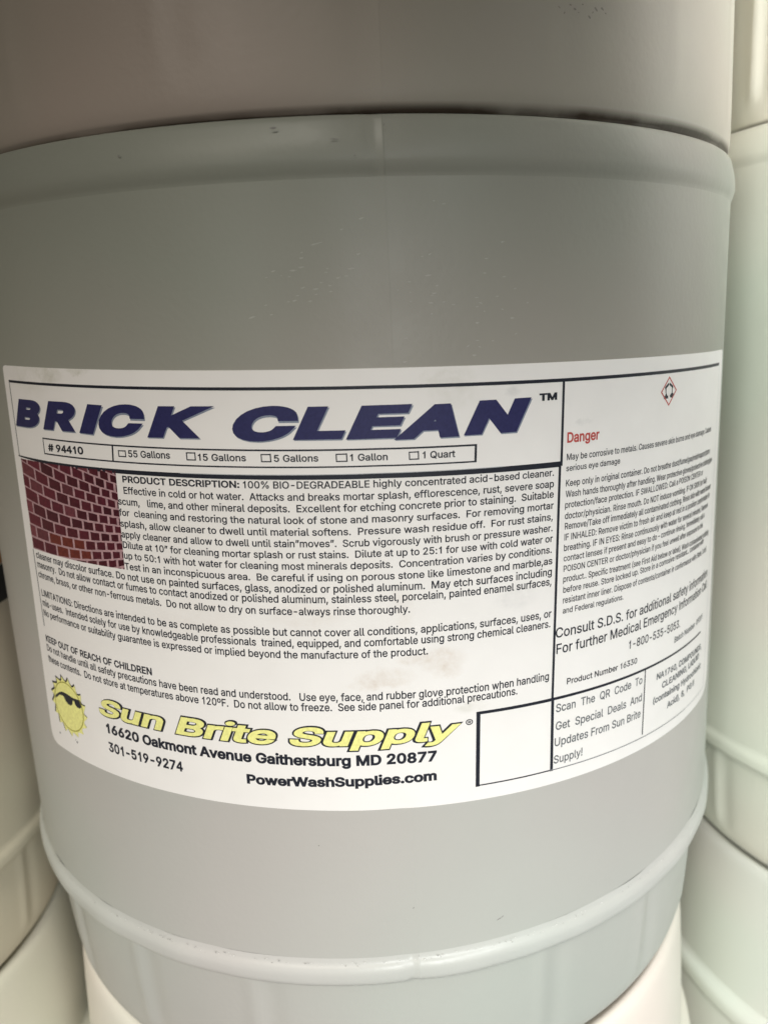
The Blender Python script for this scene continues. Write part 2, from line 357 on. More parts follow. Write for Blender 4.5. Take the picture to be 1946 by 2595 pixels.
GL = json.loads(r'''{"!":[196,[[67,160,63,509,132,509,128,160],[98,-4,81,-1,66,9,56,24,52,41,56,58,66,73,81,83,98,86,116,83,130,73,140,58,143,41,140,24,130,9,116,-1]]],"#":[440,[[242,0,326,509,377,509,294,0],[10,140,19,192,400,192,391,140],[64,0,147,509,198,509,115,0],[40,316,49,368,429,368,421,316]]],"%":[676,[[175,283,146,286,121,297,101,314,86,335,78,360,75,388,75,412,78,440,87,464,101,486,121,503,146,513,175,517,206,513,230,503,250,486,264,464,273,440,276,412,276,388,273,360,264,335,250,314,230,297,205,286],[175,327,198,332,212,346,221,365,223,388,223,412,221,435,213,454,198,468,175,473,153,468,138,454,130,435,127,412,127,388,130,365,138,346,153,332],[501,-10,471,-6,446,5,426,21,412,43,403,68,400,95,400,120,403,147,412,172,427,194,447,210,471,221,501,225,531,221,556,210,576,194,590,172,598,147,601,120,601,95,598,68,589,43,575,21,555,5,531,-6],[501,35,523,39,538,53,546,73,549,95,549,120,546,142,538,162,524,176,501,180,479,176,464,162,456,142,453,120,453,95,455,73,464,53,479,39],[132,0,482,509,540,509,191,0]]],"(":[273,[[89,207,92,264,101,324,114,384,132,441,153,494,177,539,236,539,212,485,191,428,174,370,161,313,154,258,151,207,154,161,160,115,172,67,188,16,209,-38,236,-96,177,-96,139,-21,111,55,95,131]]],")":[273,[[37,-96,64,-37,86,18,102,69,113,116,120,162,122,207,119,258,112,313,99,370,82,428,62,485,37,539,97,539,121,494,142,441,159,384,173,323,181,264,184,207,178,130,161,53,134,-22,97,-96]]],",":[188,[[38,-119,68,71,137,71,84,-119]]],"-":[453,[[337,244,337,188,114,188,114,244]]],".":[188,[[95,-4,78,-1,63,9,53,24,50,41,53,59,63,73,78,83,95,87,113,83,128,73,138,59,141,41,138,24,128,9,113,-1]]],"/":[249,[[235,533,71,-76,14,-76,178,533]]],"0":[453,[[227,-7,174,1,130,24,95,62,69,113,53,178,48,254,53,330,69,395,95,447,130,484,174,508,227,516,279,508,323,484,358,447,384,395,400,330,405,254,400,178,384,113,359,62,323,24,279,1],[227,50,261,56,290,74,313,103,330,144,340,194,344,254,340,314,330,365,313,405,290,435,261,453,227,460,192,453,163,435,140,405,123,365,113,314,109,254,113,194,123,144,140,103,163,74,192,56]]],"1":[410,[[210,0,210,402,175,368,115,336,115,398,160,424,205,468,228,509,276,509,276,0]]],"2":[453,[[64,0,64,47,234,229,282,282,299,305,311,327,318,348,320,371,317,397,308,419,293,436,273,449,250,457,224,460,196,457,172,447,153,433,139,413,130,390,127,362,66,362,71,405,86,442,111,473,143,496,182,511,225,516,268,511,306,497,337,474,361,445,376,411,381,372,378,345,371,318,357,290,336,259,267,180,153,60,153,57,389,57,389,0]]],"3":[453,[[218,-7,173,-3,133,10,98,30,70,57,52,91,44,132,109,132,115,107,126,87,144,71,165,59,191,52,219,50,248,53,275,61,297,74,315,93,325,116,329,145,326,172,316,196,299,217,275,234,242,244,201,248,157,248,157,299,288,448,288,452,70,452,70,509,372,509,372,461,211,278,211,289,264,288,308,276,344,253,371,222,387,186,393,145,387,103,370,66,344,36,309,12,266,-2]]],"4":[430,[[260,0,260,122,35,122,35,180,272,509,322,509,322,180,392,180,392,122,322,122,322,0],[98,180,260,180,260,408]]],"5":[453,[[221,-7,178,-2,140,11,108,32,83,60,66,93,60,130,122,130,127,108,138,89,154,73,173,60,196,52,221,50,250,53,276,64,298,82,314,104,324,131,328,162,324,193,314,221,297,244,275,262,248,273,218,277,192,275,167,268,145,258,128,246,67,253,96,509,366,509,366,452,151,452,134,301,136,301,155,315,178,325,203,331,229,334,263,330,294,321,321,306,345,285,364,260,379,231,388,199,391,163,385,117,369,76,343,41,309,15,268,-1]]],"6":[453,[[226,-7,182,-1,142,15,109,40,84,74,69,115,64,162,68,199,80,239,102,285,137,340,252,509,322,509,151,261,145,261,154,275,165,288,179,299,196,307,214,312,235,314,278,309,316,295,346,271,370,240,384,201,389,157,384,112,368,73,343,39,310,14,271,-2],[226,48,254,52,279,63,299,79,314,101,324,128,327,157,324,187,314,213,299,235,279,251,254,262,226,265,198,262,174,252,153,235,138,214,128,188,125,158,128,128,138,102,153,79,174,63,198,52]]],"7":[453,[[97,0,323,448,323,452,62,452,62,509,391,509,391,449,165,0]]],"8":[453,[[226,-7,178,-2,136,11,101,33,74,62,57,96,52,135,55,166,65,195,81,220,101,241,125,256,153,265,153,267,119,282,93,308,76,342,70,380,75,417,90,450,114,477,146,498,184,511,226,516,269,511,306,498,337,477,361,450,377,417,382,380,376,342,359,308,333,282,300,267,300,265,327,256,351,241,372,220,387,195,397,166,401,135,395,96,378,62,352,33,317,11,275,-2],[226,49,258,52,285,60,307,74,323,91,333,113,337,139,333,165,322,189,305,208,283,223,256,232,226,235,196,232,169,223,147,208,130,189,119,165,115,139,119,113,129,91,145,74,167,60,195,52],[226,290,252,292,274,300,293,313,307,330,316,351,319,376,316,399,308,420,294,437,275,449,252,457,226,460,200,457,177,449,159,437,145,420,136,399,133,376,136,351,145,330,159,313,178,300,201,292]]],"9":[453,[[226,516,271,510,310,494,343,468,368,434,384,393,389,347,385,309,373,270,350,224,315,168,200,0,130,0,301,248,307,248,299,234,287,221,273,210,257,202,238,196,218,195,175,199,137,214,106,237,83,269,68,307,64,352,69,397,85,436,110,469,143,494,182,510],[226,460,199,457,174,446,154,429,138,407,129,381,125,352,129,322,138,295,154,274,174,257,199,247,226,243,254,247,279,257,299,273,314,295,324,321,327,350,324,381,314,407,299,429,279,446,254,457]]],":":[188,[[95,-4,78,-1,63,9,53,24,50,41,53,59,63,73,78,83,95,87,113,83,128,73,138,59,141,41,138,24,128,9,113,-1],[95,271,78,274,63,284,53,299,50,316,53,334,63,349,78,359,95,362,113,359,128,349,138,334,141,316,138,299,128,284,113,274]]],"A":[480,[[16,0,201,509,276,509,463,0,395,0,287,302,264,372,232,478,245,478,213,371,191,302,85,0],[110,142,110,199,370,199,370,142]]],"B":[456,[[60,0,60,509,241,509,289,504,329,491,359,469,381,442,394,410,398,374,395,344,387,320,373,301,356,286,336,275,315,267,315,262,339,257,363,245,385,227,402,203,414,173,418,136,413,100,400,67,377,39,344,18,301,4,247,0],[125,57,245,57,296,63,330,80,349,105,355,137,352,161,342,184,327,203,306,218,279,228,248,231,125,231],[125,285,238,285,265,288,288,296,308,309,323,326,333,348,336,372,330,403,313,429,283,446,240,452,125,452]]],"C":[510,[[267,-7,205,1,150,25,104,63,70,115,48,179,40,254,48,329,70,393,104,445,150,484,205,508,267,516,305,513,340,504,373,490,402,471,427,447,448,418,463,385,473,348,408,348,401,373,389,395,375,413,357,428,337,440,315,449,292,454,267,456,223,450,184,432,150,403,125,364,109,314,103,254,109,194,125,145,151,105,184,76,223,59,267,53,292,55,315,60,337,69,357,81,375,96,389,114,401,136,408,160,473,160,463,124,448,91,428,62,402,38,373,19,341,5,305,-4]]],"D":[502,[[60,0,60,509,225,509,294,501,353,478,399,441,433,391,455,329,462,255,455,181,433,119,398,68,351,31,291,8,219,0],[125,57,215,57,272,63,318,81,354,110,379,149,394,198,399,255,394,312,379,361,354,399,320,428,275,446,221,452,125,452]]],"E":[419,[[60,0,60,509,372,509,372,452,125,452,125,286,355,286,355,229,125,229,125,57,375,57,375,0]]],"F":[410,[[60,0,60,509,369,509,369,452,125,452,125,278,346,278,346,221,125,221,125,0]]],"G":[520,[[269,-7,205,1,149,25,104,64,69,116,47,179,40,254,47,329,69,393,103,445,149,484,203,508,265,516,304,513,340,504,374,489,403,469,429,445,449,416,465,384,474,349,408,349,399,372,387,393,373,411,356,427,337,439,315,448,291,454,265,456,222,450,183,432,150,404,125,364,109,314,103,254,109,194,125,145,151,105,184,76,224,59,269,53,309,57,345,71,374,93,396,123,410,160,415,202,434,199,283,199,283,256,478,256,478,200,471,141,451,91,419,50,377,19,326,0]]],"H":[517,[[60,0,60,509,125,509,125,289,392,289,392,509,457,509,457,0,392,0,392,232,125,232,125,0]]],"I":[185,[[60,0,60,509,125,509,125,0]]],"J":[396,[[185,-7,124,3,75,33,44,81,33,145,33,173,98,173,98,145,104,104,122,74,149,56,185,50,220,56,248,74,266,104,272,145,272,509,336,509,336,145,326,81,294,33,246,3]]],"K":[467,[[104,145,104,216,139,261,174,303,212,344,364,509,448,509,231,276,228,276],[60,0,60,509,125,509,125,334,124,225,125,193,125,0],[372,0,188,259,228,309,449,0]]],"L":[393,[[60,0,60,509,125,509,125,57,361,57,361,0]]],"M":[628,[[60,0,60,509,152,509,277,187,287,159,299,123,311,84,322,49,307,49,318,83,330,121,342,158,352,187,476,509,568,509,568,0,504,0,504,291,504,327,505,369,506,413,507,457,513,457,498,409,482,363,467,322,456,291,342,0,286,0,170,291,159,321,145,361,129,408,112,457,119,457,120,416,121,372,122,328,122,291,122,0]]],"N":[523,[[60,0,60,509,136,509,343,183,363,151,388,107,414,55,405,54,401,108,399,157,399,195,399,509,463,509,463,0,387,0,202,290,177,331,148,381,108,452,119,454,122,384,124,328,125,291,125,0]]],"O":[533,[[267,-7,205,1,150,25,105,63,70,115,48,179,40,254,48,329,70,393,105,445,150,484,205,508,267,516,329,508,384,484,429,445,464,393,486,329,493,254,486,179,464,115,429,63,384,25,329,1],[267,53,310,59,349,76,383,105,408,144,425,194,430,254,425,314,408,365,383,404,349,433,310,450,267,456,223,450,184,433,151,404,125,364,109,314,103,254,109,194,125,144,151,105,184,76,223,59]]],"P":[445,[[60,0,60,509,235,509,289,503,332,487,366,462,390,430,404,391,409,348,404,304,390,265,366,233,332,207,289,191,235,186,109,186,109,242,233,242,269,246,297,256,318,272,333,294,342,319,344,348,342,376,333,402,318,423,297,439,268,449,232,452,125,452,125,0]]],"Q":[533,[[245,159,313,159,369,85,384,65,468,-48,401,-48,346,27,331,46],[267,-7,205,1,150,25,105,63,70,115,48,179,40,254,48,329,70,393,105,445,150,484,205,508,267,516,329,508,384,484,429,445,464,393,486,329,493,254,486,179,464,115,429,63,384,25,329,1],[267,53,310,59,349,76,383,105,408,144,425,194,430,254,425,314,408,365,383,404,349,433,310,450,267,456,223,450,184,433,151,404,125,364,109,314,103,254,109,194,125,144,151,105,184,76,223,59]]],"R":[459,[[60,0,60,509,236,509,290,504,333,489,367,465,390,433,405,395,409,352,405,309,390,271,367,240,333,217,289,203,236,198,125,198,125,0],[125,255,234,255,269,258,298,267,319,281,334,300,342,324,345,352,342,380,334,405,319,425,298,440,269,449,233,452,125,452],[364,0,236,215,309,215,440,0]]],"S":[447,[[224,-9,172,-4,128,9,91,31,64,60,46,96,38,137,104,137,110,110,123,88,142,71,166,59,194,52,224,49,257,52,286,60,311,74,329,92,341,114,346,139,342,161,332,179,316,193,296,205,245,222,184,239,128,260,86,289,60,326,52,372,58,413,75,448,102,476,138,498,180,511,227,516,275,511,316,498,351,476,377,449,394,415,401,378,337,378,326,412,302,437,267,453,225,459,194,456,167,448,145,435,129,418,118,398,115,376,119,352,131,334,148,319,169,308,212,293,264,279,312,264,336,252,359,238,379,220,395,198,405,171,408,139,403,99,386,64,360,34,323,11,278,-4]]],"T":[449,[[32,452,32,509,417,509,417,452,257,452,257,0,193,0,193,452]]],"U":[517,[[259,-8,203,-2,154,15,114,43,85,80,66,124,60,173,60,509,124,509,124,178,128,144,141,113,160,87,187,68,220,56,259,52,298,56,331,68,357,87,377,113,389,144,393,178,393,509,457,509,457,173,451,124,433,80,403,43,363,15,315,-2]]],"V":[480,[[204,0,16,509,84,509,192,206,215,137,248,31,235,31,267,138,290,206,395,509,463,509,278,0]]],"W":[686,[[155,0,16,509,82,509,163,196,175,145,187,94,197,40,189,40,200,94,211,145,224,196,306,509,380,509,462,196,474,145,486,94,497,40,488,40,499,94,510,145,523,196,603,509,670,509,530,0,455,0,368,323,351,391,336,475,350,475,335,395,318,323,230,0]]],"X":[474,[[18,0,217,284,217,236,29,509,104,509,178,400,204,361,223,329,243,292,232,292,252,329,272,361,298,400,374,509,446,509,259,239,259,287,456,0,382,0,292,129,268,165,250,195,230,231,244,231,225,196,206,166,182,129,91,0]]],"Y":[472,[[203,0,203,208,16,509,91,509,192,344,222,292,250,230,224,230,251,293,280,344,381,509,455,509,268,208,268,0]]],"Z":[438,[[42,0,42,46,273,385,306,431,341,476,348,454,285,452,223,452,40,452,40,509,397,509,397,462,169,129,134,81,97,33,90,54,152,57,214,57,399,57,399,0]]],"a":[389,[[160,-9,126,-5,94,5,68,22,48,45,35,73,30,108,34,138,43,161,58,179,78,193,100,203,125,211,178,220,234,227,252,230,265,235,273,243,276,255,276,257,273,279,267,297,256,311,240,322,220,329,196,331,171,329,149,322,132,313,118,301,107,288,100,274,41,291,57,322,79,346,104,364,133,375,163,382,194,384,239,379,263,372,286,360,306,343,322,320,333,290,337,251,337,0,277,0,277,52,272,52,252,25,236,12,215,1,190,-6],[170,45,202,49,228,59,248,74,263,93,272,115,276,138,276,190,259,182,231,176,200,171,175,168,134,159,117,150,103,139,95,124,92,105,94,87,102,72,114,61,130,52,149,47]]],"b":[424,[[229,-8,198,-5,172,4,153,17,138,31,118,59,112,59,112,0,53,0,53,509,114,509,114,319,118,319,137,346,152,360,171,373,197,381,229,384,274,378,313,361,345,332,370,293,385,245,390,189,385,133,370,84,346,45,313,16,274,-2],[220,47,253,51,279,66,301,88,316,117,325,151,328,189,325,227,316,261,301,290,280,311,253,325,220,330,188,325,161,312,140,291,125,263,116,229,113,189,116,150,125,115,140,86,162,65,188,51]]],"c":[396,[[207,-8,159,-2,117,16,82,46,56,85,40,133,34,187,40,243,56,291,82,330,117,360,159,378,207,384,234,383,260,377,284,368,305,356,324,341,340,322,353,301,362,277,303,262,290,289,270,311,242,325,207,330,173,325,145,310,124,287,108,258,99,224,96,187,99,151,108,117,124,89,145,66,173,51,207,46,243,52,271,66,292,89,304,117,363,102,354,78,341,56,325,37,306,21,285,9,261,-1,235,-6]]],"d":[424,[[195,-8,151,-2,111,16,79,45,55,84,39,133,34,189,39,245,55,293,79,332,112,361,151,378,196,384,228,381,253,373,272,360,287,346,306,319,311,319,311,509,372,509,372,0,313,0,313,59,307,59,287,31,272,17,252,4,227,-5],[205,47,236,51,263,65,284,86,299,115,309,150,312,189,309,229,300,263,284,291,263,312,237,325,205,330,172,325,145,311,124,290,108,261,99,227,96,189,99,151,109,117,124,88,145,66,172,51]]],"e":[404,[[212,-8,161,-2,117,16,82,46,56,85,40,132,34,187,39,242,55,290,81,329,115,359,157,378,205,384,236,382,266,374,294,361,319,341,341,315,357,282,368,242,371,194,371,169,75,169,75,221,338,221,310,202,307,237,298,269,283,294,263,314,237,326,205,330,173,326,146,313,125,294,109,270,99,241,96,211,96,178,100,139,110,106,128,80,151,61,179,50,212,46,234,48,254,53,271,61,285,73,297,88,306,105,365,91,353,63,335,39,311,19,283,4,249,-5]]],"f":[254,[[228,379,228,327,6,327,6,379],[81,0,81,432,84,461,96,486,113,505,135,519,161,527,187,530,222,527,243,521,227,468,215,472,195,474,171,470,154,460,145,443,142,419,142,0]]],"g":[425,[[207,-151,168,-148,134,-140,105,-127,82,-110,64,-91,51,-69,101,-41,122,-66,136,-78,154,-88,178,-95,207,-97,249,-92,282,-75,304,-47,311,-6,311,68,306,68,287,41,272,28,252,16,227,8,195,5,152,10,113,27,80,53,55,90,39,136,34,191,39,246,55,293,80,332,112,361,152,378,196,384,228,382,253,373,273,360,288,346,308,319,313,319,313,379,372,379,372,-9,367,-54,350,-90,324,-117,291,-136,251,-147],[205,59,237,63,264,75,285,95,300,121,309,154,312,193,309,231,300,264,285,291,264,312,237,325,205,330,172,325,145,312,124,290,109,262,99,229,96,193,99,155,109,123,124,96,145,76,172,63]]],"h":[410,[[114,227,114,0,53,0,53,509,114,509,114,287,102,287,124,332,152,362,187,379,227,384,264,380,295,369,321,349,341,321,353,285,357,240,357,0,296,0,296,235,290,275,273,304,246,323,210,329,184,326,161,317,141,303,126,283,117,257]]],"i":[167,[[53,0,53,379,114,379,114,0],[84,481,67,484,54,493,44,506,41,521,44,537,54,550,67,559,84,562,100,559,114,550,123,537,126,521,123,506,114,493,100,484]],"d"],"j":[167,[[53,379,114,379,114,-30,111,-63,102,-90,86,-113,65,-129,37,-139,4,-143,-10,-143,-10,-87,2,-87,25,-83,40,-72,50,-54,53,-29],[83,481,67,484,53,493,44,506,41,521,44,537,53,550,67,559,83,562,100,559,114,550,123,537,126,521,123,506,114,493,100,484]],"d"],"k":[381,[[110,137,110,212,121,212,284,379,360,379,184,199,177,199],[53,0,53,509,114,509,114,0],[294,0,148,186,191,229,372,0]]],"l":[189,[[139,-2,101,3,74,20,58,47,53,84,53,509,114,509,114,99,115,77,120,62,130,54,146,52,160,53,170,54,181,3,162,-1]]],"m":[610,[[53,0,53,379,112,379,112,295,108,295,118,323,132,346,151,363,172,376,195,384,219,386,257,380,287,361,309,331,321,295,312,295,322,321,337,343,357,361,381,375,407,383,437,386,468,383,497,372,522,354,541,328,553,296,557,255,557,0,496,0,496,254,490,289,473,313,447,326,419,330,395,328,374,320,358,307,345,290,338,270,335,247,335,0,274,0,274,260,269,288,253,311,229,326,199,330,178,328,158,320,140,307,126,289,117,266,114,238,114,0]]],"n":[410,[[114,227,114,0,53,0,53,379,112,379,112,287,102,287,124,332,152,362,187,379,227,384,264,380,295,369,321,349,341,321,353,285,357,240,357,0,296,0,296,235,290,275,273,304,246,323,210,329,184,326,161,317,141,303,126,283,117,257]]],"o":[415,[[207,-8,159,-2,117,16,82,46,56,85,40,133,34,187,40,243,56,291,82,330,117,360,159,378,207,384,256,378,299,360,333,330,359,291,376,243,381,187,376,133,359,85,333,46,299,16,256,-2],[207,46,242,51,270,66,292,89,307,117,316,151,319,187,316,224,307,258,292,287,270,310,242,325,207,330,173,325,145,310,124,287,108,258,99,224,96,187,99,151,108,117,124,89,145,66,173,51]]],"p":[424,[[53,-143,53,379,112,379,112,319,118,319,137,346,152,360,171,373,197,381,229,384,274,378,313,361,345,332,370,293,385,245,390,189,385,133,370,84,346,45,313,16,274,-2,229,-8,198,-5,173,4,153,17,138,31,118,59,114,59,114,-143],[220,47,253,51,279,66,301,88,316,117,325,151,328,189,325,227,316,261,301,290,280,311,253,325,220,330,188,325,161,312,140,291,125,263,116,229,113,189,116,150,125,115,140,86,162,65,188,51]]],"q":[424,[[372,-143,311,-143,311,59,306,59,287,31,272,17,252,4,227,-5,195,-8,151,-2,111,16,79,45,55,84,39,133,34,189,39,245,55,293,79,332,112,361,151,378,196,384,228,381,253,373,272,360,287,346,307,319,313,319,313,379,372,379],[205,47,236,51,263,65,284,86,299,115,309,150,312,189,309,229,300,263,284,291,263,312,237,325,205,330,172,325,145,311,124,290,108,261,99,227,96,189,99,151,109,117,124,88,145,66,172,51]]],"r":[259,[[53,0,53,379,112,379,112,321,115,321,130,347,152,367,181,380,213,385,229,384,243,384,243,322,230,324,207,326,182,323,159,315,140,301,126,284,117,262,114,237,114,0]]],"s":[365,[[182,-8,145,-5,112,3,84,18,62,38,45,63,36,94,94,107,105,79,124,60,150,49,181,45,217,50,244,62,262,81,268,103,265,121,254,136,237,147,212,155,149,170,104,186,72,208,53,237,47,274,51,305,65,332,87,354,115,370,149,381,187,384,223,381,254,372,279,358,299,339,314,316,324,290,268,277,258,298,243,316,219,328,187,333,156,329,131,317,114,299,109,277,112,258,124,243,144,232,172,223,229,209,275,194,306,171,325,142,331,107,326,75,312,47,290,24,260,6,223,-5]]],"t":[227,[[204,379,204,327,6,327,6,379],[65,471,126,471,126,98,128,76,136,61,150,53,170,50,185,51,202,54,213,2,192,-3,168,-4,125,2,92,21,72,52,65,93]]],"u":[410,[[182,-5,146,-1,115,11,89,31,69,59,57,95,53,139,53,379,114,379,114,144,119,105,137,75,164,56,200,50,226,53,249,62,268,77,283,97,293,122,296,153,296,379,357,379,357,0,298,0,298,92,307,92,286,47,257,17,222,0]]],"v":[389,[[163,0,17,379,84,379,165,155,187,87,206,21,184,21,203,87,224,155,305,379,371,379,226,0]]],"w":[567,[[138,0,23,379,87,379,133,214,154,137,175,41,165,41,186,135,206,214,252,379,316,379,362,214,382,136,402,41,391,41,413,135,434,214,480,379,545,379,429,0,368,0,319,172,305,225,291,280,277,338,291,338,277,280,263,225,248,172,199,0]]],"x":[379,[[21,0,171,218,171,171,29,379,100,379,147,306,179,253,207,206,175,206,202,253,233,306,282,379,352,379,209,169,209,214,358,0,287,0,231,85,200,136,173,182,205,182,178,136,148,85,91,0]]],"y":[389,[[47,-139,61,-86,71,-87,88,-90,104,-89,118,-84,130,-74,141,-58,151,-36,163,-1,17,379,84,379,165,155,187,87,206,21,184,21,202,87,224,155,305,379,371,379,204,-58,191,-85,177,-107,159,-124,139,-136,117,-143,91,-145,65,-143]]],"z":[380,[[42,0,42,46,254,320,254,323,48,323,48,379,333,379,333,331,126,60,126,56,339,56,339,0]]],"®":[463,[[231,118,192,122,154,134,121,152,91,177,67,206,48,240,37,277,33,317,37,357,48,394,67,428,91,457,121,482,154,500,192,512,231,516,271,512,309,500,343,482,372,457,396,428,415,394,426,357,430,317,426,277,415,240,396,206,372,177,343,152,309,134,271,122],[231,166,271,171,307,187,338,210,362,241,377,277,382,317,377,357,362,393,338,423,307,447,271,462,231,467,192,462,156,447,125,423,101,393,86,357,81,317,86,277,101,241,125,210,156,187,192,171],[273,226,228,312,273,312,319,226],[161,226,161,409,253,409,266,407,279,402,292,394,302,383,309,368,311,350,309,332,302,316,291,304,278,295,264,289,250,287,185,287,185,319,239,319,248,321,257,327,264,337,267,350,264,364,257,372,239,378,203,378,203,226]]],"º":[335,[[167,221,127,225,93,239,64,262,43,291,30,327,26,368,30,410,43,447,64,476,93,498,127,512,167,517,207,512,242,498,270,476,291,447,304,410,309,368,304,327,291,291,270,261,242,239,207,225],[167,269,193,273,214,283,230,299,241,319,248,342,250,368,248,395,241,419,230,439,214,455,193,465,167,468,142,465,121,455,105,439,94,419,87,395,85,368,87,342,94,319,105,299,121,283,142,273]]],"–":[350,[[350,244,350,188,0,188,0,244]]],"”":[300,[[52,318,82,509,151,509,98,318],[175,318,205,509,274,509,222,318]]]}''')
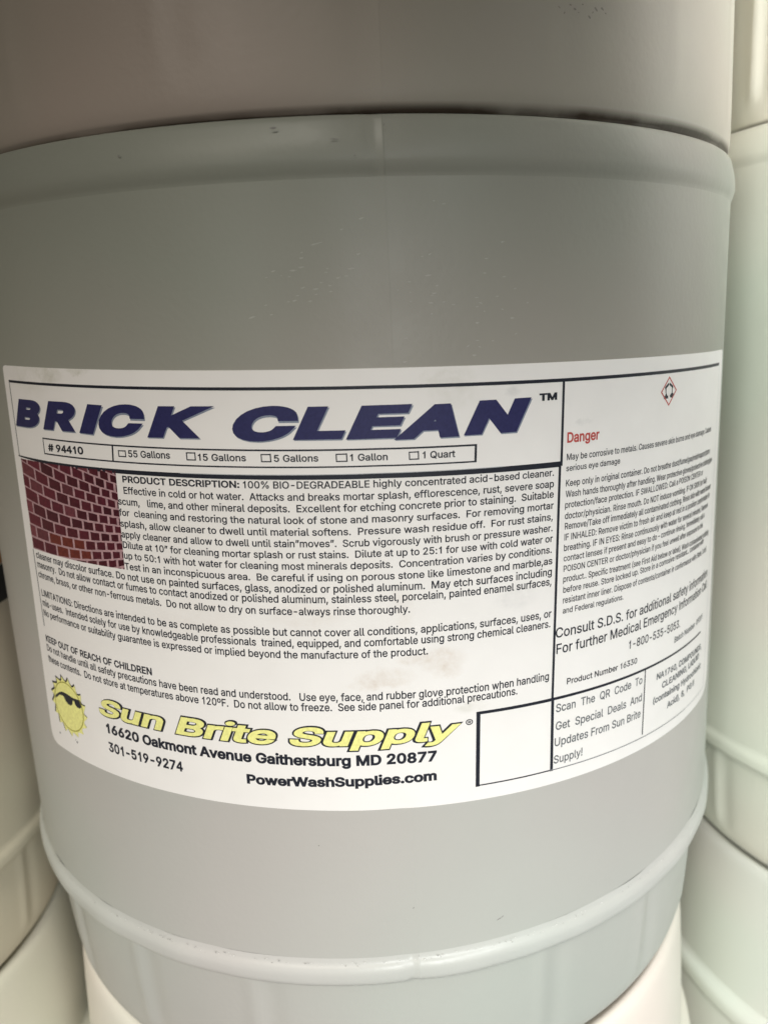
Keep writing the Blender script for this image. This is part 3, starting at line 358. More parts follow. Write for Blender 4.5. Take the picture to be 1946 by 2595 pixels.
LINES = json.loads(r'''[["PRODUCT DESCRIPTION:",-83.53,-52.44,-39.42,-53.67,2.22,0,1,"k"],
["100% BIO-DEGRADEABLE highly concentrated acid-based cleaner.",-38.15,-53.75,67.33,-57.01,2.27,0,0,"k"],
["Effective in cold or hot water.  Attacks and breaks mortar splash, efflorescence, rust, severe soap",-83.62,-56.43,67.32,-60.94,2.35,0,0,"k"],
["scum,   lime, and other mineral deposits.  Excellent for etching concrete prior to staining.  Suitable",-86.62,-60.38,67.23,-64.56,2.37,0,0,"k"],
["for  cleaning and restoring the natural look of stone and masonry surfaces.  For removing mortar",-86.85,-64.3,67.22,-68.48,2.32,0,0,"k"],
["splash, allow cleaner to dwell until material softens.  Pressure wash residue off.  For rust stains,",-86.87,-68.29,66.85,-72.46,2.33,0,0,"k"],
["apply cleaner and allow to dwell until stain”moves”.  Scrub vigorously with brush or pressure washer.",-87.0,-72.17,66.73,-76.43,2.35,0,0,"k"],
["Dilute at 10” for cleaning mortar splash or rust stains.  Dilute at up to 25:1 for use with cold water or",-86.94,-76.05,66.84,-80.22,2.37,0,0,"k"],
["up to 50:1 with hot water for cleaning most minerals deposits.  Concentration varies by conditions.",-87.03,-79.95,66.4,-84.16,2.38,0,0,"k"],
["Test in an inconspicuous area.  Be careful if using on porous stone like limestone and marble,as",-87.34,-83.92,66.66,-88.25,2.4,0,0,"k"],
["cleaner may discolor surface. Do not use on painted surfaces, glass, anodized or polished aluminum.  May etch surfaces including",-139.99,-86.31,66.44,-92.28,2.57,0,0,"k"],
["masonry.  Do not allow contact or fumes to contact anodized or polished aluminum, stainless steel, porcelain, painted enamel surfaces,",-140.25,-90.1,66.29,-95.87,2.59,0,0,"k"],
["chrome, brass, or other non-ferrous metals.  Do not allow to dry on surface-always rinse thoroughly.",-140.54,-94.24,14.42,-98.75,2.56,0,0,"k"],
["LIMITATIONS: Directions are intended to be as complete as possible but cannot cover all conditions, applications, surfaces, uses, or",-140.21,-101.82,66.27,-107.76,2.65,0,0,"k"],
["mis-uses.  Intended solely for use by knowledgeable professionals  trained, equipped, and comfortable using strong chemical cleaners.",-140.57,-106.03,65.79,-111.53,2.67,0,0,"k"],
["No performance or suitability guarantee is expressed or implied beyond the manufacture of the product.",-141.01,-110.3,19.97,-114.44,2.64,0,0,"k"],
["KEEP OUT OF REACH OF CHILDREN",-142.63,-121.54,-80.93,-123.37,2.7,0,0.6,"k"],
["Do not handle until all safety precautions have been read and understood.   Use eye, face, and rubber glove protection when handling",-142.88,-125.61,65.17,-131.53,2.78,0,0,"k"],
["these contents.  Do not store at temperatures above 120ºF.  Do not allow to freeze.  See side panel for additional precautions.",-143.07,-130.28,52.29,-134.44,2.78,0,0,"k"],
["16620 Oakmont Avenue Gaithersburg MD 20877",-108.1,-151.72,21.69,-154.99,3.92,0,1.7,"k"],
["301-519-9274",-108.18,-159.6,-72.14,-160.48,3.91,0,1.2,"k"],
["PowerWashSupplies.com",-46.58,-161.88,21.44,-162.51,3.61,0,1.9,"k"],
["TM",61.7,-31.19,68.61,-31.31,2.35,0,2.2,"k"],
["# 94410",-119.57,-43.1,-100.18,-43.42,2.57,0,0.8,"k"],
["55 Gallons",-79.68,-43.61,-63.16,-43.92,2.27,0,0.15,"k"],
["15 Gallons",-52.9,-44.5,-36.37,-44.9,2.21,0,0.15,"k"],
["5 Gallons",-27.15,-45.31,-12.8,-45.68,2.18,0,0.15,"k"],
["1 Gallon",-2.67,-45.98,9.35,-46.44,2.17,0,0.15,"k"],
["1 Quart",20.66,-46.63,31.48,-47.02,2.19,0,0.15,"k"],
["Danger",72.73,-46.3,86.81,-46.66,3.41,0,0.5,"r"],
["May be corrosive to metals. Causes severe skin burns and eye damage. Causes",72.59,-52.27,170.29,-54.57,2.13,0,0,"k"],
["serious eye damage",72.36,-56.08,97.22,-56.55,1.96,0,0,"k"],
["Keep only in original container. Do not breathe dust/fume/gas/mist/vapors/spray",72.29,-61.37,170.1,-63.78,2.17,0,0,"k"],
["Wash hands thoroughly after handling. Wear protective gloves/protective clothing/eye",72.14,-65.18,174.59,-68.1,2.2,0,0,"k"],
["protection/face protection. IF SWALLOWED: Call a POISON CENTER or",71.95,-69.0,160.45,-71.23,2.16,0,0,"k"],
["doctor/physician. Rinse mouth. Do NOT induce vomiting. IF ON SKIN (or hair)",71.88,-72.92,166.74,-75.58,2.2,0,0,"k"],
["Remove/Take off immediately all contaminated clothing. Rinse skin with water/shower",71.84,-76.64,174.27,-79.62,2.24,0,0,"k"],
["IF INHALED: Remove victim to fresh air and keep at rest in a position comfortable for",71.69,-80.56,173.29,-83.2,2.25,0,0,"k"],
["breathing. IF IN EYES: Rinse continuously with water for several minutes. Remove",71.53,-84.43,170.44,-87.02,2.25,0,0,"k"],
["contact lenses if present and easy to do – continue rinsing. Immediately call a",71.37,-88.16,165.72,-90.36,2.17,0,0,"k"],
["POISON CENTER or doctor/physician if you feel unwell after exposure to this",71.38,-91.98,163.67,-94.24,2.17,0,0,"k"],
["product.. Specific treatment (see First Aid below or label). Wash contaminated clothing",71.23,-95.78,173.79,-99.63,2.23,0,0,"k"],
["before reuse. Store locked up. Store in a corrosive resistant... container with",71.24,-99.76,165.81,-101.77,2.21,0,0,"k"],
["resistant inner liner. Dispose of contents/container in conformance with State, Local",71.14,-103.67,171.08,-106.55,2.25,0,0,"k"],
["and Federal regulations.",71.07,-107.49,100.34,-108.45,2.06,0,0,"k"],
["Consult S.D.S. for additional safety information",68.04,-116.18,175.28,-118.92,3.59,0,-0.2,"k"],
["For further Medical Emergency Information Call",68.35,-122.37,175.39,-124.36,3.62,0,-0.2,"k"],
["1-800-535-5053.",104.14,-129.39,141.12,-131.25,3.21,0,-0.2,"k"],
["Batch Number  09201",136.64,-136.79,169.58,-136.84,2.4,0,0,"g"],
["Product Number 16330",72.99,-135.22,109.3,-136.66,2.25,0,0,"k"],
["Scan  The  QR  Code  To",68.2,-145.22,113.01,-146.36,3.1,0,-0.2,"g"],
["Get  Special  Deals  And",68.05,-152.35,112.94,-153.73,3.13,0,-0.2,"g"],
["Updates From Sun Brite",67.56,-158.79,112.34,-160.5,3.16,0,-0.2,"g"],
["Supply!",67.21,-165.78,80.39,-166.09,3.1,0,-0.2,"g"],
["NA1760, COMPOUNDS,",123.0,-148.38,169.64,-150.81,2.6,0,0.5,"g"],
["CLEANING, LIQUID",127.26,-153.52,166.34,-154.3,2.61,0,0.5,"g"],
["(containing Hydrochloric",120.82,-158.11,170.16,-160.05,2.63,0,0.5,"g"],
["Acid), 8,  PG II",131.99,-164.12,160.29,-164.57,2.64,0,0.5,"g"],
["Sun Brite Supply",-112.69,-144.54,28.15,-148.58,8.42,0.42,0,"y"],
["®",32.49,-143.46,35.12,-143.59,2.73,0,-0.5,"k"]]''')
_cache = {}
def area(P):
    return sum(P[i][0]*P[(i+1) % len(P)][1]-P[(i+1) % len(P)][0]*P[i][1] for i in range(len(P)))/2
def wind(p, P):
    """winding number of outline P about p"""
    w_ = 0
    for i in range(len(P)):
        a, b_ = P[i-1], P[i]
        sd = (b_[0]-a[0])*(p[1]-a[1])-(b_[1]-a[1])*(p[0]-a[0])
        if a[1] <= p[1] < b_[1] and sd > 0: w_ += 1
        elif b_[1] <= p[1] < a[1] and sd < 0: w_ -= 1
    return w_
def grow(P, off):
    """offset a closed outline to its left by off, mitred"""
    n = len(P); out_ = []
    for i in range(n):
        p, q, r_ = Vector(P[i-1]), Vector(P[i]), Vector(P[(i+1) % n])
        d1 = (q-p).normalized(); d2 = (r_-q).normalized()
        n1 = Vector((-d1.y, d1.x)); n2 = Vector((-d2.y, d2.x)); m_ = n1+n2
        k = m_.dot(m_)
        m_ = m_*(2/k) if k > 0.5 else m_.normalized()*1.6
        out_.append((q.x+m_.x*off, q.y+m_.y*off))
    return out_
def glyph(ch, off):
    """filled outline of one character"""
    key = (ch, off)
    if key in _cache: return _cache[key]
    adv, sp = GL[ch][:2]
    C = [[(s[2*i], s[2*i+1]) for i in range(len(s)//2)] for s in sp]
    loops = [grow(c, off) for c in C]
    pts = []; edges = []
    for l in loops:
        n = len(pts); pts += [Vector(p) for p in l]; edges += [(n+i, n+(i+1) % len(l)) for i in range(len(l))]
    vo, eo, fo, _a, _b, _c = delaunay_2d_cdt(pts, edges, [], 0, 1e-4)
    V = [(v.x, v.y) for v in vo]; F = []
    for f in fo:
        c = (sum(V[i][0] for i in f)/len(f), sum(V[i][1] for i in f)/len(f))
        if sum(wind(c, l) for l in loops) < 0: F.append(tuple(f))
    _cache[key] = (adv, V, F); return _cache[key]
CAP = 509.0
def set_text(t, u0, v0, u1, v1, cap, shear, off):
    """lay a line of text along u0,v0 -> u1,v1; returns 2-D verts and faces in mm"""
    x = 0; items = []; lo_, hi_ = 1e9, -1e9
    for ch in t:
        if ch == ' ': x += 195; continue
        a, V, F = glyph(ch, off)
        items.append((x, V, F))
        lo_ = min(lo_, x+min(q[0] for q in V)); hi_ = max(hi_, x+max(q[0] for q in V)); x += a
    L = math.hypot(u1-u0, v1-v0); sx = L/(hi_-lo_); sy = cap/(CAP+2*off)
    dx, dy = (u1-u0)/L, (v1-v0)/L
    VV, FF = [], []
    for (x, V, F) in items:
        n = len(VV)
        for (a, b_) in V:
            yy = (b_+off)*sy; xx = (x+a-lo_)*sx + shear*yy
            VV.append((u0+dx*xx-dy*yy, v0+dy*xx+dx*yy))
        FF += [tuple(i+n for i in f) for f in F]
    return VV, FF
def rect(u0, v0, u1, v1, t0, t1=None):
    """bar from (u0,v0) to (u1,v1) with thickness t0 -> t1 below the line"""
    t1 = t0 if t1 is None else t1
    n = max(2, int(abs(u1-u0)/2)+1); V = []; F = []
    L = math.hypot(u1-u0, v1-v0); nx, ny = (v1-v0)/L, -(u1-u0)/L
    for i in range(n):
        k = i/(n-1); a, b_ = u0+(u1-u0)*k, v0+(v1-v0)*k; t = t0+(t1-t0)*k
        V += [(a, b_), (a+nx*t, b_+ny*t)]
    for i in range(n-1): F.append((2*i, 2*i+1, 2*i+3, 2*i+2))
    return V, F
def join(parts):
    V, F = [], []
    for v, f in parts:
        n = len(V); V += v; F += [tuple(i+n for i in q) for q in f]
    return V, F
PR = OFF + 0.00008
COL = {'k': I_black, 'r': I_red, 'g': I_grey}
NAMES = [(0, 1, 'product_description_heading'), (1, 13, 'product_description_text'), (13, 16, 'limitations_text'), (16, 17, 'keep_out_of_reach_heading'),
         (17, 19, 'safety_text'), (19, 20, 'street_address'), (20, 21, 'telephone_number'), (21, 22, 'web_address'), (22, 23, 'trademark_sign'),
         (23, 24, 'item_number'), (24, 29, 'container_size_text'), (29, 30, 'danger_heading'), (30, 45, 'hazard_text'),
         (45, 48, 'emergency_contact_text'), (48, 49, 'batch_number'), (49, 50, 'product_number'), (50, 54, 'scan_invitation_text'),
         (54, 58, 'shipping_description'), (59, 60, 'registered_sign')]
for a, b_, nm in NAMES:
    ps = []
    for L in LINES[a:b_]:
        t, u0, v0, u1, v1, cap, sh, bo, c = L
        ps.append(set_text(t, u0, v0, u1, v1, cap*1.06, sh, round((bo*15+10 if bo > .9 else bo*18+14) - (4 if 30 <= a < 45 else 0), 1)))
    V, F = join(ps)
    from2d(nm, V, F, PR, COL[c], lab)
# big company lettering: black outline under yellow fill
sb = [-112.2, -144.9, 28.9, -147.6]
V, F = set_text('Sun Brite Supply', *sb, 8.2, 0.42, 54.0)
from2d('company_lettering_outline', V, F, PR, I_black, lab, 2)
V, F = set_text('Sun Brite Supply', sb[0]+.5, sb[1]+.45, sb[2]-.42, sb[3]+.45, 7.15, 0.42, 27.0)
from2d('company_lettering', V, F, PR+0.00004, I_yel, lab, 2)
# heading BRICK CLEAN, wide black-italic navy letters with a ghost edge
HD = [('B', -140.3, -34.8, -124.4, 10.2), ('R', -120.8, -35.2, -102.8, 10.3), ('I', -100.8, -35.8, -94.2, 10.3), ('C', -93.4, -36.2, -74.6, 10.5),
      ('K', -71.0, -36.8, -50.9, 10.4), ('C', -42.5, -38.0, -21.6, 10.8), ('L', -20.5, -38.4, -5.0, 10.5), ('E', -3.6, -39.0, 12.6, 10.6),
      ('A', 11.6, -40.0, 33.0, 10.8), ('N', 34.5, -40.2, 53.0, 11.0)]
ps, gs = [], []
for ch, u0, v0, u1, cap in HD:
    o_ = 58.0 if ch in 'BR' else 52.0
    vv = v0 - (0.25 if ch == 'C' else 0)
    ps.append(set_text(ch, u0, vv, u1, vv-0.35, cap+(0.3 if ch == 'C' else 0), 0.50, o_))
    gs.append(set_text(ch, u0+.3, vv-.32, u1+.3, vv-0.80, cap, 0.50, o_))
V, F = join(gs); from2d('product_name_shadow', V, F, PR, I_ghost, lab, 2)
V, F = join(ps); from2d('product_name_lettering', V, F, PR+0.00004, I_navy, lab, 2)

# ruled frames
bars = [rect(-140.9, -17.9, 70.9, -24.4, .9, 1.15), rect(70.9, -24.4, 181.2, -27.3, 1.15, 1.2),
        rect(-140.9, -17.9, -141.7, -46.3, -.35, -.35),
        rect(70.9, -24.4, 69.9, -53.9, -.95, -.95), rect(69.3, -53.9, 66.2, -139.0, -1.0, -1.0), rect(66.2, -139.0, 65.6, -168.4, -1.25, -1.25),
        rect(-142.1, -46.1, -121, -46.9, .5, 1.2), rect(-121, -46.9, 70.0, -52.3, 1.35, 1.9),
        rect(37.6, -138.3, 66.2, -139.0, 1.15, 1.2), rect(66.2, -139.0, 167.5, -141.9, 1.1, .8),
        rect(36.6, -138.3, 35.6, -167.6, 1.5*-1, 1.5*-1), rect(35.6, -166.9, 65.9, -167.7, .5),
        rect(114.6, -140.6, 113.6, -168.8, -.65, -.65),
        rect(-122.3, -38.3, 38.2, -43.3, .5, .6), rect(-122.5, -43.9, 37.9, -48.8, .5, .5), rect(-122.3, -38.3, -122.5, -44.1, -.4, -.4),
        rect(-86.4, -39.6, -86.9, -45.1, -.65, -.65), rect(38.2, -43.3, 37.9, -49.3, -.8, -.8)]
V, F = join(bars); from2d('ruled_frame', V, F, PR, I_black, lab)
fine = [rect(-142.0, -83.0, -142.4, -115.0, -.4, -.4), rect(181.6, -27.4, 177.6, -172.6, -.3, -.3), rect(65.6, -167.8, 177.5, -172.3, .25, .25),
        rect(-60, -48.9+.35, 48, -52.0+.45, .25, .25)]
for q in fine[1:]: from2d('hairline_rule', q[0], q[1], PR+0.00003, I_faint, lab)
for q in (fine[0], rect(65.6, -167.9, 150, -171.2, .28, .28)): from2d('grey_rule', q[0], q[1], PR+0.00005, I_grey, lab)
ps = []
for (a, b_, c, d) in [(-83.9, -41.3, -80.6, -43.6), (-57.1, -41.7, -53.7, -44.4), (-31.4, -42.6, -28.0, -45.3), (-7.2, -43.4, -3.5, -46.1), (16.2, -44.1, 19.5, -46.8)]:
    t = .38
    ps += [rect(a, b_, c, b_-.08, t), rect(a, d+t, c, d+t-.08, t), rect(a, b_, a, d, -t), rect(c-t, b_, c-t, d, -t)]
V, F = join(ps); tb = from2d('tick_boxes', V, F, PR, I_black, lab); tb['kind'] = 'stuff'

# hazard diamond and corrosion mark
Dm = [(125.5, -28.1), (119.9, -33.5), (125.5, -39.1), (131.1, -33.6)]
V, F = [], []
cxm, cym = 125.5, -33.6
for k, s in ((0, 1.0), (1, .86)):
    V += [(cxm+(a-cxm)*s, cym+(b_-cym)*s) for a, b_ in Dm]
F = [(i, (i+1) % 4, (i+1) % 4+4, i+4) for i in range(4)]
from2d('hazard_diamond', V, F, PR, I_red, lab, 1.5)
cor = [[(122.4, -34.7), (125.0, -34.7), (125.0, -35.5), (122.4, -35.5)], [(123.0, -34.7), (123.7, -33.7), (124.4, -34.7)],
       [(126.0, -34.8), (126.9, -34.2), (128.2, -34.2), (128.6, -34.9), (127.3, -35.5), (126.2, -35.3)],
       [(122.9, -32.3), (125.2, -31.2), (125.4, -31.9), (123.1, -33.0)], [(125.7, -31.2), (128.1, -32.3), (127.9, -33.0), (125.6, -31.9)],
       [(123.3, -32.9), (123.8, -32.7), (123.8, -33.8), (123.3, -33.8)], [(127.2, -32.7), (127.7, -32.9), (127.7, -34.2), (127.2, -34.2)]]
V, F = [], []
cor = [[(125.5+(a-125.5)*1.12, -33.5+(b_+33.5)*1.35) for a, b_ in q] for q in cor]
for q in cor:
    n = len(V); V += q; F.append(tuple(range(n, n+len(q))))
from2d('corrosion_symbol', V, F, PR, I_black, lab)

# sun emblem
def ring(cx_, cy_, rr, n=48): return [(cx_+rr*math.cos(2*math.pi*i/n), cy_+rr*math.sin(2*math.pi*i/n)) for i in range(n)]
sc0, sc1 = -131.9, -147.0
def star(dx, dy, k=1.0):
    P = []; nr = 17
    for i in range(nr):
        a0 = 2*math.pi*i/nr
        for t, rr in ((0, 11.0), (.25, 11.3), (.5, 12.2), (.74, 13.1), (.80, 12.3), (.86, 11.6)):
            a = a0 + t*2*math.pi/nr
            P.append((sc0+dx+rr*k*math.cos(a), sc1+dy+rr*k*math.sin(a)))
    return P
def fan(P, c):
    return [c]+P, [(0, i+1, (i+1) % len(P)+1) for i in range(len(P))]
V, F = fan(star(-.45, .25, 1.02), (sc0, sc1)); from2d('sun_emblem_shadow', V, F, PR, I_black, lab, 2)
V, F = fan(star(0, -.15, .985), (sc0, sc1)); from2d('sun_emblem_rays', V, F, PR+0.00003, I_yel, lab, 2)
o1, o2 = ring(sc0, sc1, 10.5), ring(sc0, sc1, 10.05)
from2d('sun_emblem_ring', o1+o2, [(i, (i+1) % 48, (i+1) % 48+48, i+48) for i in range(48)], PR+0.00006, I_oliv, lab)
gl = [(-142.05, -145.55), (-140.74, -144.03), (-137.6, -142.2), (-135.33, -141.37), (-132.1, -141.3), (-127.03, -142.0), (-122.57, -141.7), (-121.66, -142.7),
      (-122.0, -144.6), (-123.4, -145.5), (-125.2, -145.4), (-126.3, -144.5), (-126.8, -143.23), (-127.8, -143.19), (-128.3, -144.9), (-129.6, -145.9), (-131.4, -145.9),
      (-133.2, -145.0), (-134.6, -143.1), (-137.61, -143.3), (-140.84, -145.5)]
from2d('sun_emblem_sunglasses', gl, [tuple(range(len(gl)))], PR+0.00006, I_black, lab, 2)
V, F = [], []
for (a, b_, r_) in ((-142.6, -161.8, .45), (-129.0, -161.7, .5), (-129.9, -160.9, .25)):
    n = len(V); V += ring(a, b_, r_, 10); F.append(tuple(range(n, n+10)))
from2d('print_specks', V, F, PR, I_grey, lab)

# picture of a brick wall printed on the label
TL, TR, BR, BL = (-140.6, -47.3), (-86.1, -48.6), (-87.5, -83.9), (-141.5, -82.7)
def pic(a, b_):
    t = (TL[0]+(TR[0]-TL[0])*a, TL[1]+(TR[1]-TL[1])*a); q = (BL[0]+(BR[0]-BL[0])*a, BL[1]+(BR[1]-BL[1])*a)
    return (t[0]+(q[0]-t[0])*b_, t[1]+(q[1]-t[1])*b_)
m, nd, lk, b = nt('brick_picture_print')
vc = N(nd, 'ShaderNodeVertexColor'); vc.layer_name = 'tone'
uvn = N(nd, 'ShaderNodeUVMap'); uvn.uv_map = 'print'
nn = N(nd, 'ShaderNodeTexNoise'); nn.inputs['Scale'].default_value = 70; nn.inputs['Detail'].default_value = 6
lk.new(uvn.outputs[0], nn.inputs['Vector'])
dk = mixc(nd, lk, mathn(nd, lk, 'MULTIPLY_ADD', nn.outputs['Fac'], 2.4, -0.75, clamp=True), (0.78, 0.78, 0.82), (1.25, 1.22, 1.22))
mm = nd.new('ShaderNodeMix'); mm.data_type = 'RGBA'; mm.blend_type = 'MULTIPLY'; mm.inputs[0].default_value = 1
lk.new(vc.outputs[0], mm.inputs[6]); lk.new(dk, mm.inputs[7]); lk.new(mm.outputs[2], b.inputs['Base Color'])
b.inputs['Roughness'].default_value = .5; b.inputs['Specular IOR Level'].default_value = 0.3
def clip(P, ax, lim, keep_less):
    o = []
    for i in range(len(P)):
        p, q = P[i], P[(i+1) % len(P)]
        ip = (p[ax] <= lim) == keep_less or p[ax] == lim; iq = (q[ax] <= lim) == keep_less or q[ax] == lim
        if ip: o.append(p)
        if ip != iq:
            t = (lim-p[ax])/(q[ax]-p[ax]); o.append((p[0]+(q[0]-p[0])*t, p[1]+(q[1]-p[1])*t))
    return o
rg = random.Random(5)
def course(i, a):
    l = .993-.139*i; r_ = .889-.084*i
    return l+(r_-l)*a - 0.05*math.sin(math.pi*a)*(1-.08*i)*(-1)
joints = [-.2]
g_ = .2
while joints[-1] < 1.2:
    joints.append(joints[-1]+g_); g_ = max(.076, g_*.89)
bm = bmesh.new(); cl = bm.loops.layers.color.new('tone'); ul = bm.loops.layers.uv.new('print')
def addpoly(P, col, off):
    for x0 in [k*0.04 for k in range(25)]:
        Q = clip(clip(P, 0, x0+.04, True), 0, x0, False)
        if len(Q) < 3: continue
        vs = [];
        for (a, b_) in Q:
            pu, pv = pic(a, b_); v = bm.verts.new(cyl(pu, pv, off)); vs.append((v, pu, pv))
        try: f = bm.faces.new([q[0] for q in vs])
        except ValueError: continue
        f.normal_update()
        for l, q in zip(f.loops, vs):
            l[cl] = (*col, 1); l[ul].uv = (q[1]/100, q[2]/100)
addpoly([(0, 0), (1, 0), (1, 1), (0, 1)], (.68, .55, .56), PR)
for i in range(-2, 12):
    for j in range(len(joints)-1):
        sh = 0.5*(joints[j+1]-joints[j]) if i % 2 else 0
        ja, jb = joints[j]+sh, joints[j+1]+(0.5*(joints[min(j+2, len(joints)-1)]-joints[j+1]) if i % 2 else 0)
        ga = .016; gv = .021-0.0006*i
        a0, a1 = ja+ga*.6, jb-ga*.6
        if a1 <= 0 or a0 >= 1: continue
        P = []
        for a in (a0, (a0+a1)/2, a1): P.append((a, course(i+1, a)+gv*.5+.004*rg.uniform(-1, 1)))
        for a in (a1, (a0+a1)/2, a0): P.append((a, course(i, a)-gv*.5+.004*rg.uniform(-1, 1)))
        for ax, lim, k in ((0, 0, False), (0, 1, True), (1, 0, False), (1, 1.0, True)):
            if len(P) >= 3: P = clip(P, ax, lim, k)
        if len(P) < 3: continue
        am = (a0+a1)/2; d = rg.uniform(.85, 1.18)*(1.1-.25*am)
        col = (.31*d, .112*d, .155*d)
        if rg.random() < .10: col = (.38*d, .19*d, .22*d)
        if i in (0, 1) and .3 < am < .7: col = (.40, .17, .14)
        addpoly(P, col, PR+0.00003)
me = bpy.data.meshes.new('brick_picture'); bm.to_mesh(me); bm.free(); smooth(me)
link('brick_picture', me, m, lab)

# ------------------------------------------------------------------ scuffs and specks on the drums
scuff = plastic('scuffed_pale_plastic', (0.42, 0.415, 0.39), 0.55)
pale = ink('pale_dust', (0.78, 0.77, 0.74), 0.8)
fleck = ink('grey_fleck', (0.24, 0.23, 0.22))
smudge = ink('dark_smudge', (0.21, 0.20, 0.18))
dirt = ink('dirt', (0.05, 0.04, 0.035))
def decal(name, items, mat, parent, off=0.00006, rad=1.0, zm=None):
    """items: (u, v, length, half height, slope)"""
    rr = random.Random(3); V = []; F = []
    zz = ZM if zm is None else zm
    for (u, v, L, h, s) in items:
        n0 = len(V); k = 6; top, bot = [], []
        for i in range(k+1):
            t = i/k; e = math.sin(math.pi*(0.06+0.88*t)); a = u+(t-.5)*L
            b_ = v+s*(t-.5)*L
            top.append((a, b_+h*e*rr.uniform(.5, 1.3))); bot.append((a, b_-h*e*rr.uniform(.5, 1.3)))
        V += top+bot[::-1]; F.append(tuple(range(n0, n0+2*(k+1))))
    VV = []
    for (u, v) in V:
        th = u/180; r_ = R*rad+(parting(u) if rad == 1.0 else 0)+off
        VV.append((r_*math.sin(th), -r_*math.cos(th), v/1000+zz))
    me = bpy.data.meshes.new(name); me.from_pydata(VV, [], F); me.update()
    o = link(name, me, mat, parent); o['kind'] = 'stuff'; return o
SC = json.loads('''[[-11.0,20.9,3.79,0.18],[-14.0,18.6,0.81,0],[-14.6,17.0,1.39,0],[-15.2,14.3,2.09,0.05],[-17.9,13.5,2.45,0],[-23.5,13.6,1.53,0.2],[-25.5,11.8,0.83,0.2],[-26.4,3.6,1.07,0.2],[-31.8,0.2,2.3,0.2],[-25.0,0.7,1.19,0.1],[-18.3,11.7,0.7,0],[-20.7,12.1,0.47,0.2],[-7.2,12.4,1.16,0.1],[-8.8,9.5,0.93,-0.1],[-6.6,13.5,0.81,0],[-3.8,10.7,1.39,0.1],[-1.2,11.1,1.27,0],[-0.2,13.2,2.31,-0.02],[2.8,17.4,1.38,0.1],[4.0,27.6,1.71,0.2],[-1.8,24.6,1.14,0.2],[-6.3,8.5,1.16,0],[-6.1,6.7,1.05,0.1],[-11.0,7.7,1.86,0.05],[-14.8,8.3,1.52,0.2],[-10.5,6.1,0.82,0.1],[-16.4,6.0,1.05,0.1],[-17.6,4.6,1.53,0.1],[-19.2,4.3,0.82,0.1],[-12.7,4.2,1.4,0.05],[22.4,15.8,0.83,0],[24.8,16.5,1.31,0.3],[23.4,10.2,2.28,0.03],[18.0,8.5,1.18,-0.1],[14.8,6.2,0.59,0],[18.6,5.4,0.48,0],[25.3,4.8,1.81,-0.05],[25.1,4.2,1.21,0],[26.8,7.0,0.85,0.1],[18.5,2.6,0.71,0],[24.1,2.0,1.93,-0.2],[28.8,2.0,0.98,0],[31.9,1.1,1.11,-0.1],[24.9,-1.4,0.73,0.1],[39.4,2.9,1.27,0],[40.7,1.2,1.28,-0.2],[39.7,0.1,0.89,0.1],[42.2,-1.4,0.77,-0.1],[48.4,19.4,1.43,0],[42.9,14.5,1.27,0],[42.3,10.2,1.15,-0.1],[48.9,8.9,1.19,0],[52.8,5.1,0.94,0.3],[51.4,-3.9,1.62,-0.05],[39.4,-4.8,1.41,-0.05],[53.0,-8.9,0.96,0.5],[57.3,0.6,0.83,0],[39.4,-10.3,1.28,-0.05],[44.9,-10.7,0.92,0],[40.3,-12.3,0.9,-0.3],[36.3,-11.9,1.02,0.6],[38.2,-14.8,1.41,-0.05],[16.3,-8.4,1.2,0],[15.5,-15.6,1.45,0.05],[26.8,31.8,0.71,0],[29.6,30.9,1.19,0],[46.5,3.0,1.18,0.1],[48.3,-1.1,1.06,-0.5]]''')
its = []
for (u, v, L, s) in SC:
    its.append((u+L/2, v, L, 0.13+0.012*L, s))
    if L > 1.3: its.append((u+L*.4, v-.22, L*.55, .09, s))
decal('scratch_marks', its, scuff, main)
rs = random.Random(11)
hz = ((.353+.062)-1.7245)*180                       # crease on top of the hoop, in mm from eye level
def hoopdust(n, mat, name, seed):
    r_ = random.Random(seed); it = []
    for _ in range(n):
        u = r_.uniform(-230, 230); sz = r_.uniform(.12, .34)
        it.append((u, hz+tl(.39)*R*1000*math.sin(u/180)+r_.gauss(0.1, .55), sz*r_.uniform(1, 2.6), sz*.5, r_.uniform(-.5, .5)))
    decal(name, it, mat, main, .00022, 1.005)
hoopdust(150, fleck, 'hoop_dirt_specks', 4); hoopdust(170, pale, 'hoop_dust_specks', 9)
decal('dirt_specks', [(-3.8*0+11.1, -214, .7, .3, .5), (43.9, -225.3, 2.4, .22, .3), (45.3, -224.6, .8, .25, .5), (-22, -186, .5, .25, 0)], fleck, main, .00008)
decal('rim_specks', [(-68.7, 49.9, .8, .28, .3), (3.8, 44.9, .5, .15, 0), (12.7, 53.0, .4, .3, 1), (-19.3, 53.5, 2.0, .25, 0), (-1.9, 49.6, 2.4, .14, -.05)],
      fleck, main, .00025, 1.0095)
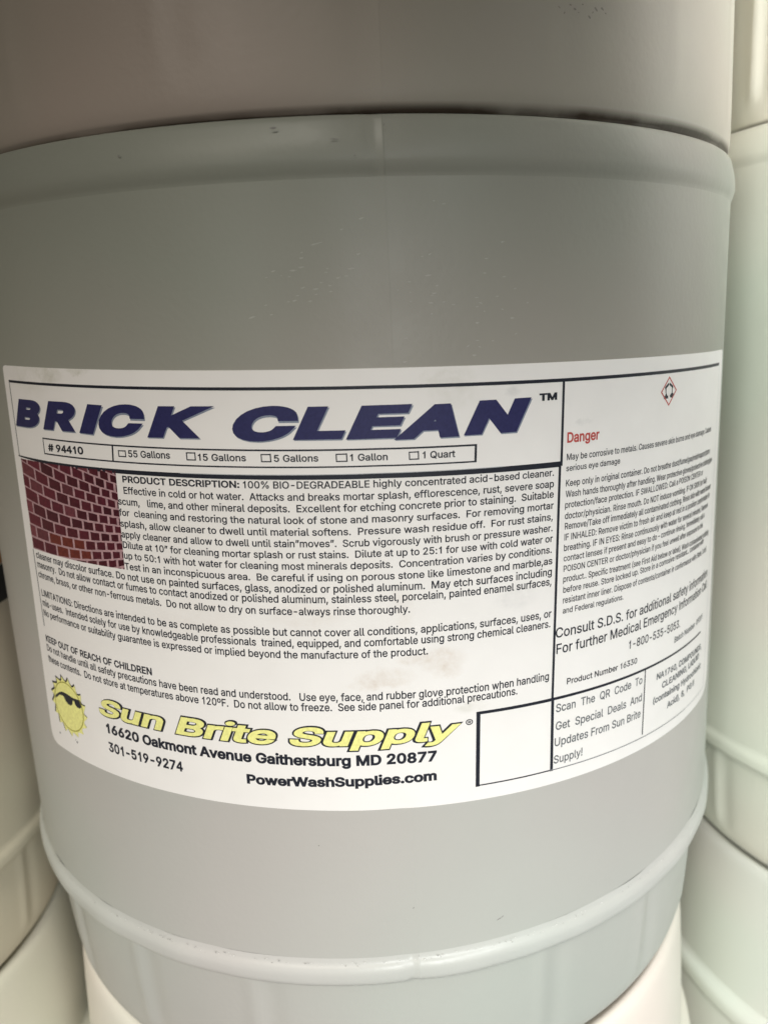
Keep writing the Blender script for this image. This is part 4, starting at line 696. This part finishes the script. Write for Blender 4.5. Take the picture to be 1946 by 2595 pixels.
decal('black_scuffs', [(70.0, 87.2, .9, .22, -.6), (72.0, 85.8, .5, .35, .4), (76, 87.2, 1.0, .3, -.3), (81.7, 85.6, 1.1, .35, -.5), (84.4, 88, 1.3, .45, -.6),
                       (87, 88.4, 1.2, .4, -.4), (79, 88.8, .7, .25, .2), (74.3, 88.2, 1.2, .2, 0), (83.1, 87.0, .6, .25, .6), (77.4, 86.4, .5, .2, .1), (88.5, 87.3, .7, .25, -.2)],
      smudge, up, .0007, .986, -0.3185*R)
decal('dirt_specks', [(71, -353+8, 1.0, .3, .4), (90, -310, 1.6, .5, -.3), (82, -331, 1.0, .3, 0), (86.5, -331, .9, .4, 0), (78, -322, 1.0, .3, 0)], dirt, lo, .0006, .966, 3.79*R)
# dark printed mark and orange strip on the left-hand drum, mostly hidden behind the labelled drum
def patch(name, th0, th1, z0, z1, mat, parent, off):
    V = []; F = []; n = 12
    for i in range(n+1):
        t = th0+(th1-th0)*i/n; r_ = R*1.0+off
        V += [(r_*math.sin(t), -r_*math.cos(t), z0), (r_*math.sin(t), -r_*math.cos(t), z1)]
    for i in range(n): F.append((2*i, 2*i+2, 2*i+3, 2*i+1))
    me = bpy.data.meshes.new(name); me.from_pydata(V, [], F); me.update(); return link(name, me, mat, parent)
zl = lambda z: (z+1.88)*R
patch('black_printed_mark', math.radians(76), math.radians(96), zl(-.765), zl(-.66), ink('black_mark_print', (.03, .03, .03)), lm, .0008)
patch('orange_printed_strip', math.radians(76), math.radians(96), zl(-.655), zl(-.62), ink('orange_mark_print', (.45, .22, .10)), lm, .0008)

# ------------------------------------------------------------------ floor and wall of the store
def slab(name, x0, x1, y0, y1, z, mat):
    me = bpy.data.meshes.new(name); me.from_pydata([(x0, y0, z), (x1, y0, z), (x1, y1, z), (x0, y1, z)], [], [(0, 1, 2, 3)]); me.update()
    o = link(name, me, mat); o['kind'] = 'structure'; return o
slab('floor', -4, 4, -4, 3, 0.0, plastic('concrete', (.30, .28, .25), .8))
me = bpy.data.meshes.new('wall'); me.from_pydata([(-4, 1.6, 0), (4, 1.6, 0), (4, 1.6, 3), (-4, 1.6, 3)], [], [(0, 1, 2, 3)]); me.update()
o = link('wall', me, plastic('wall_paint', (.32, .29, .23), .8)); o['kind'] = 'structure'; o['label'] = 'dim wall behind the stacks of drums'
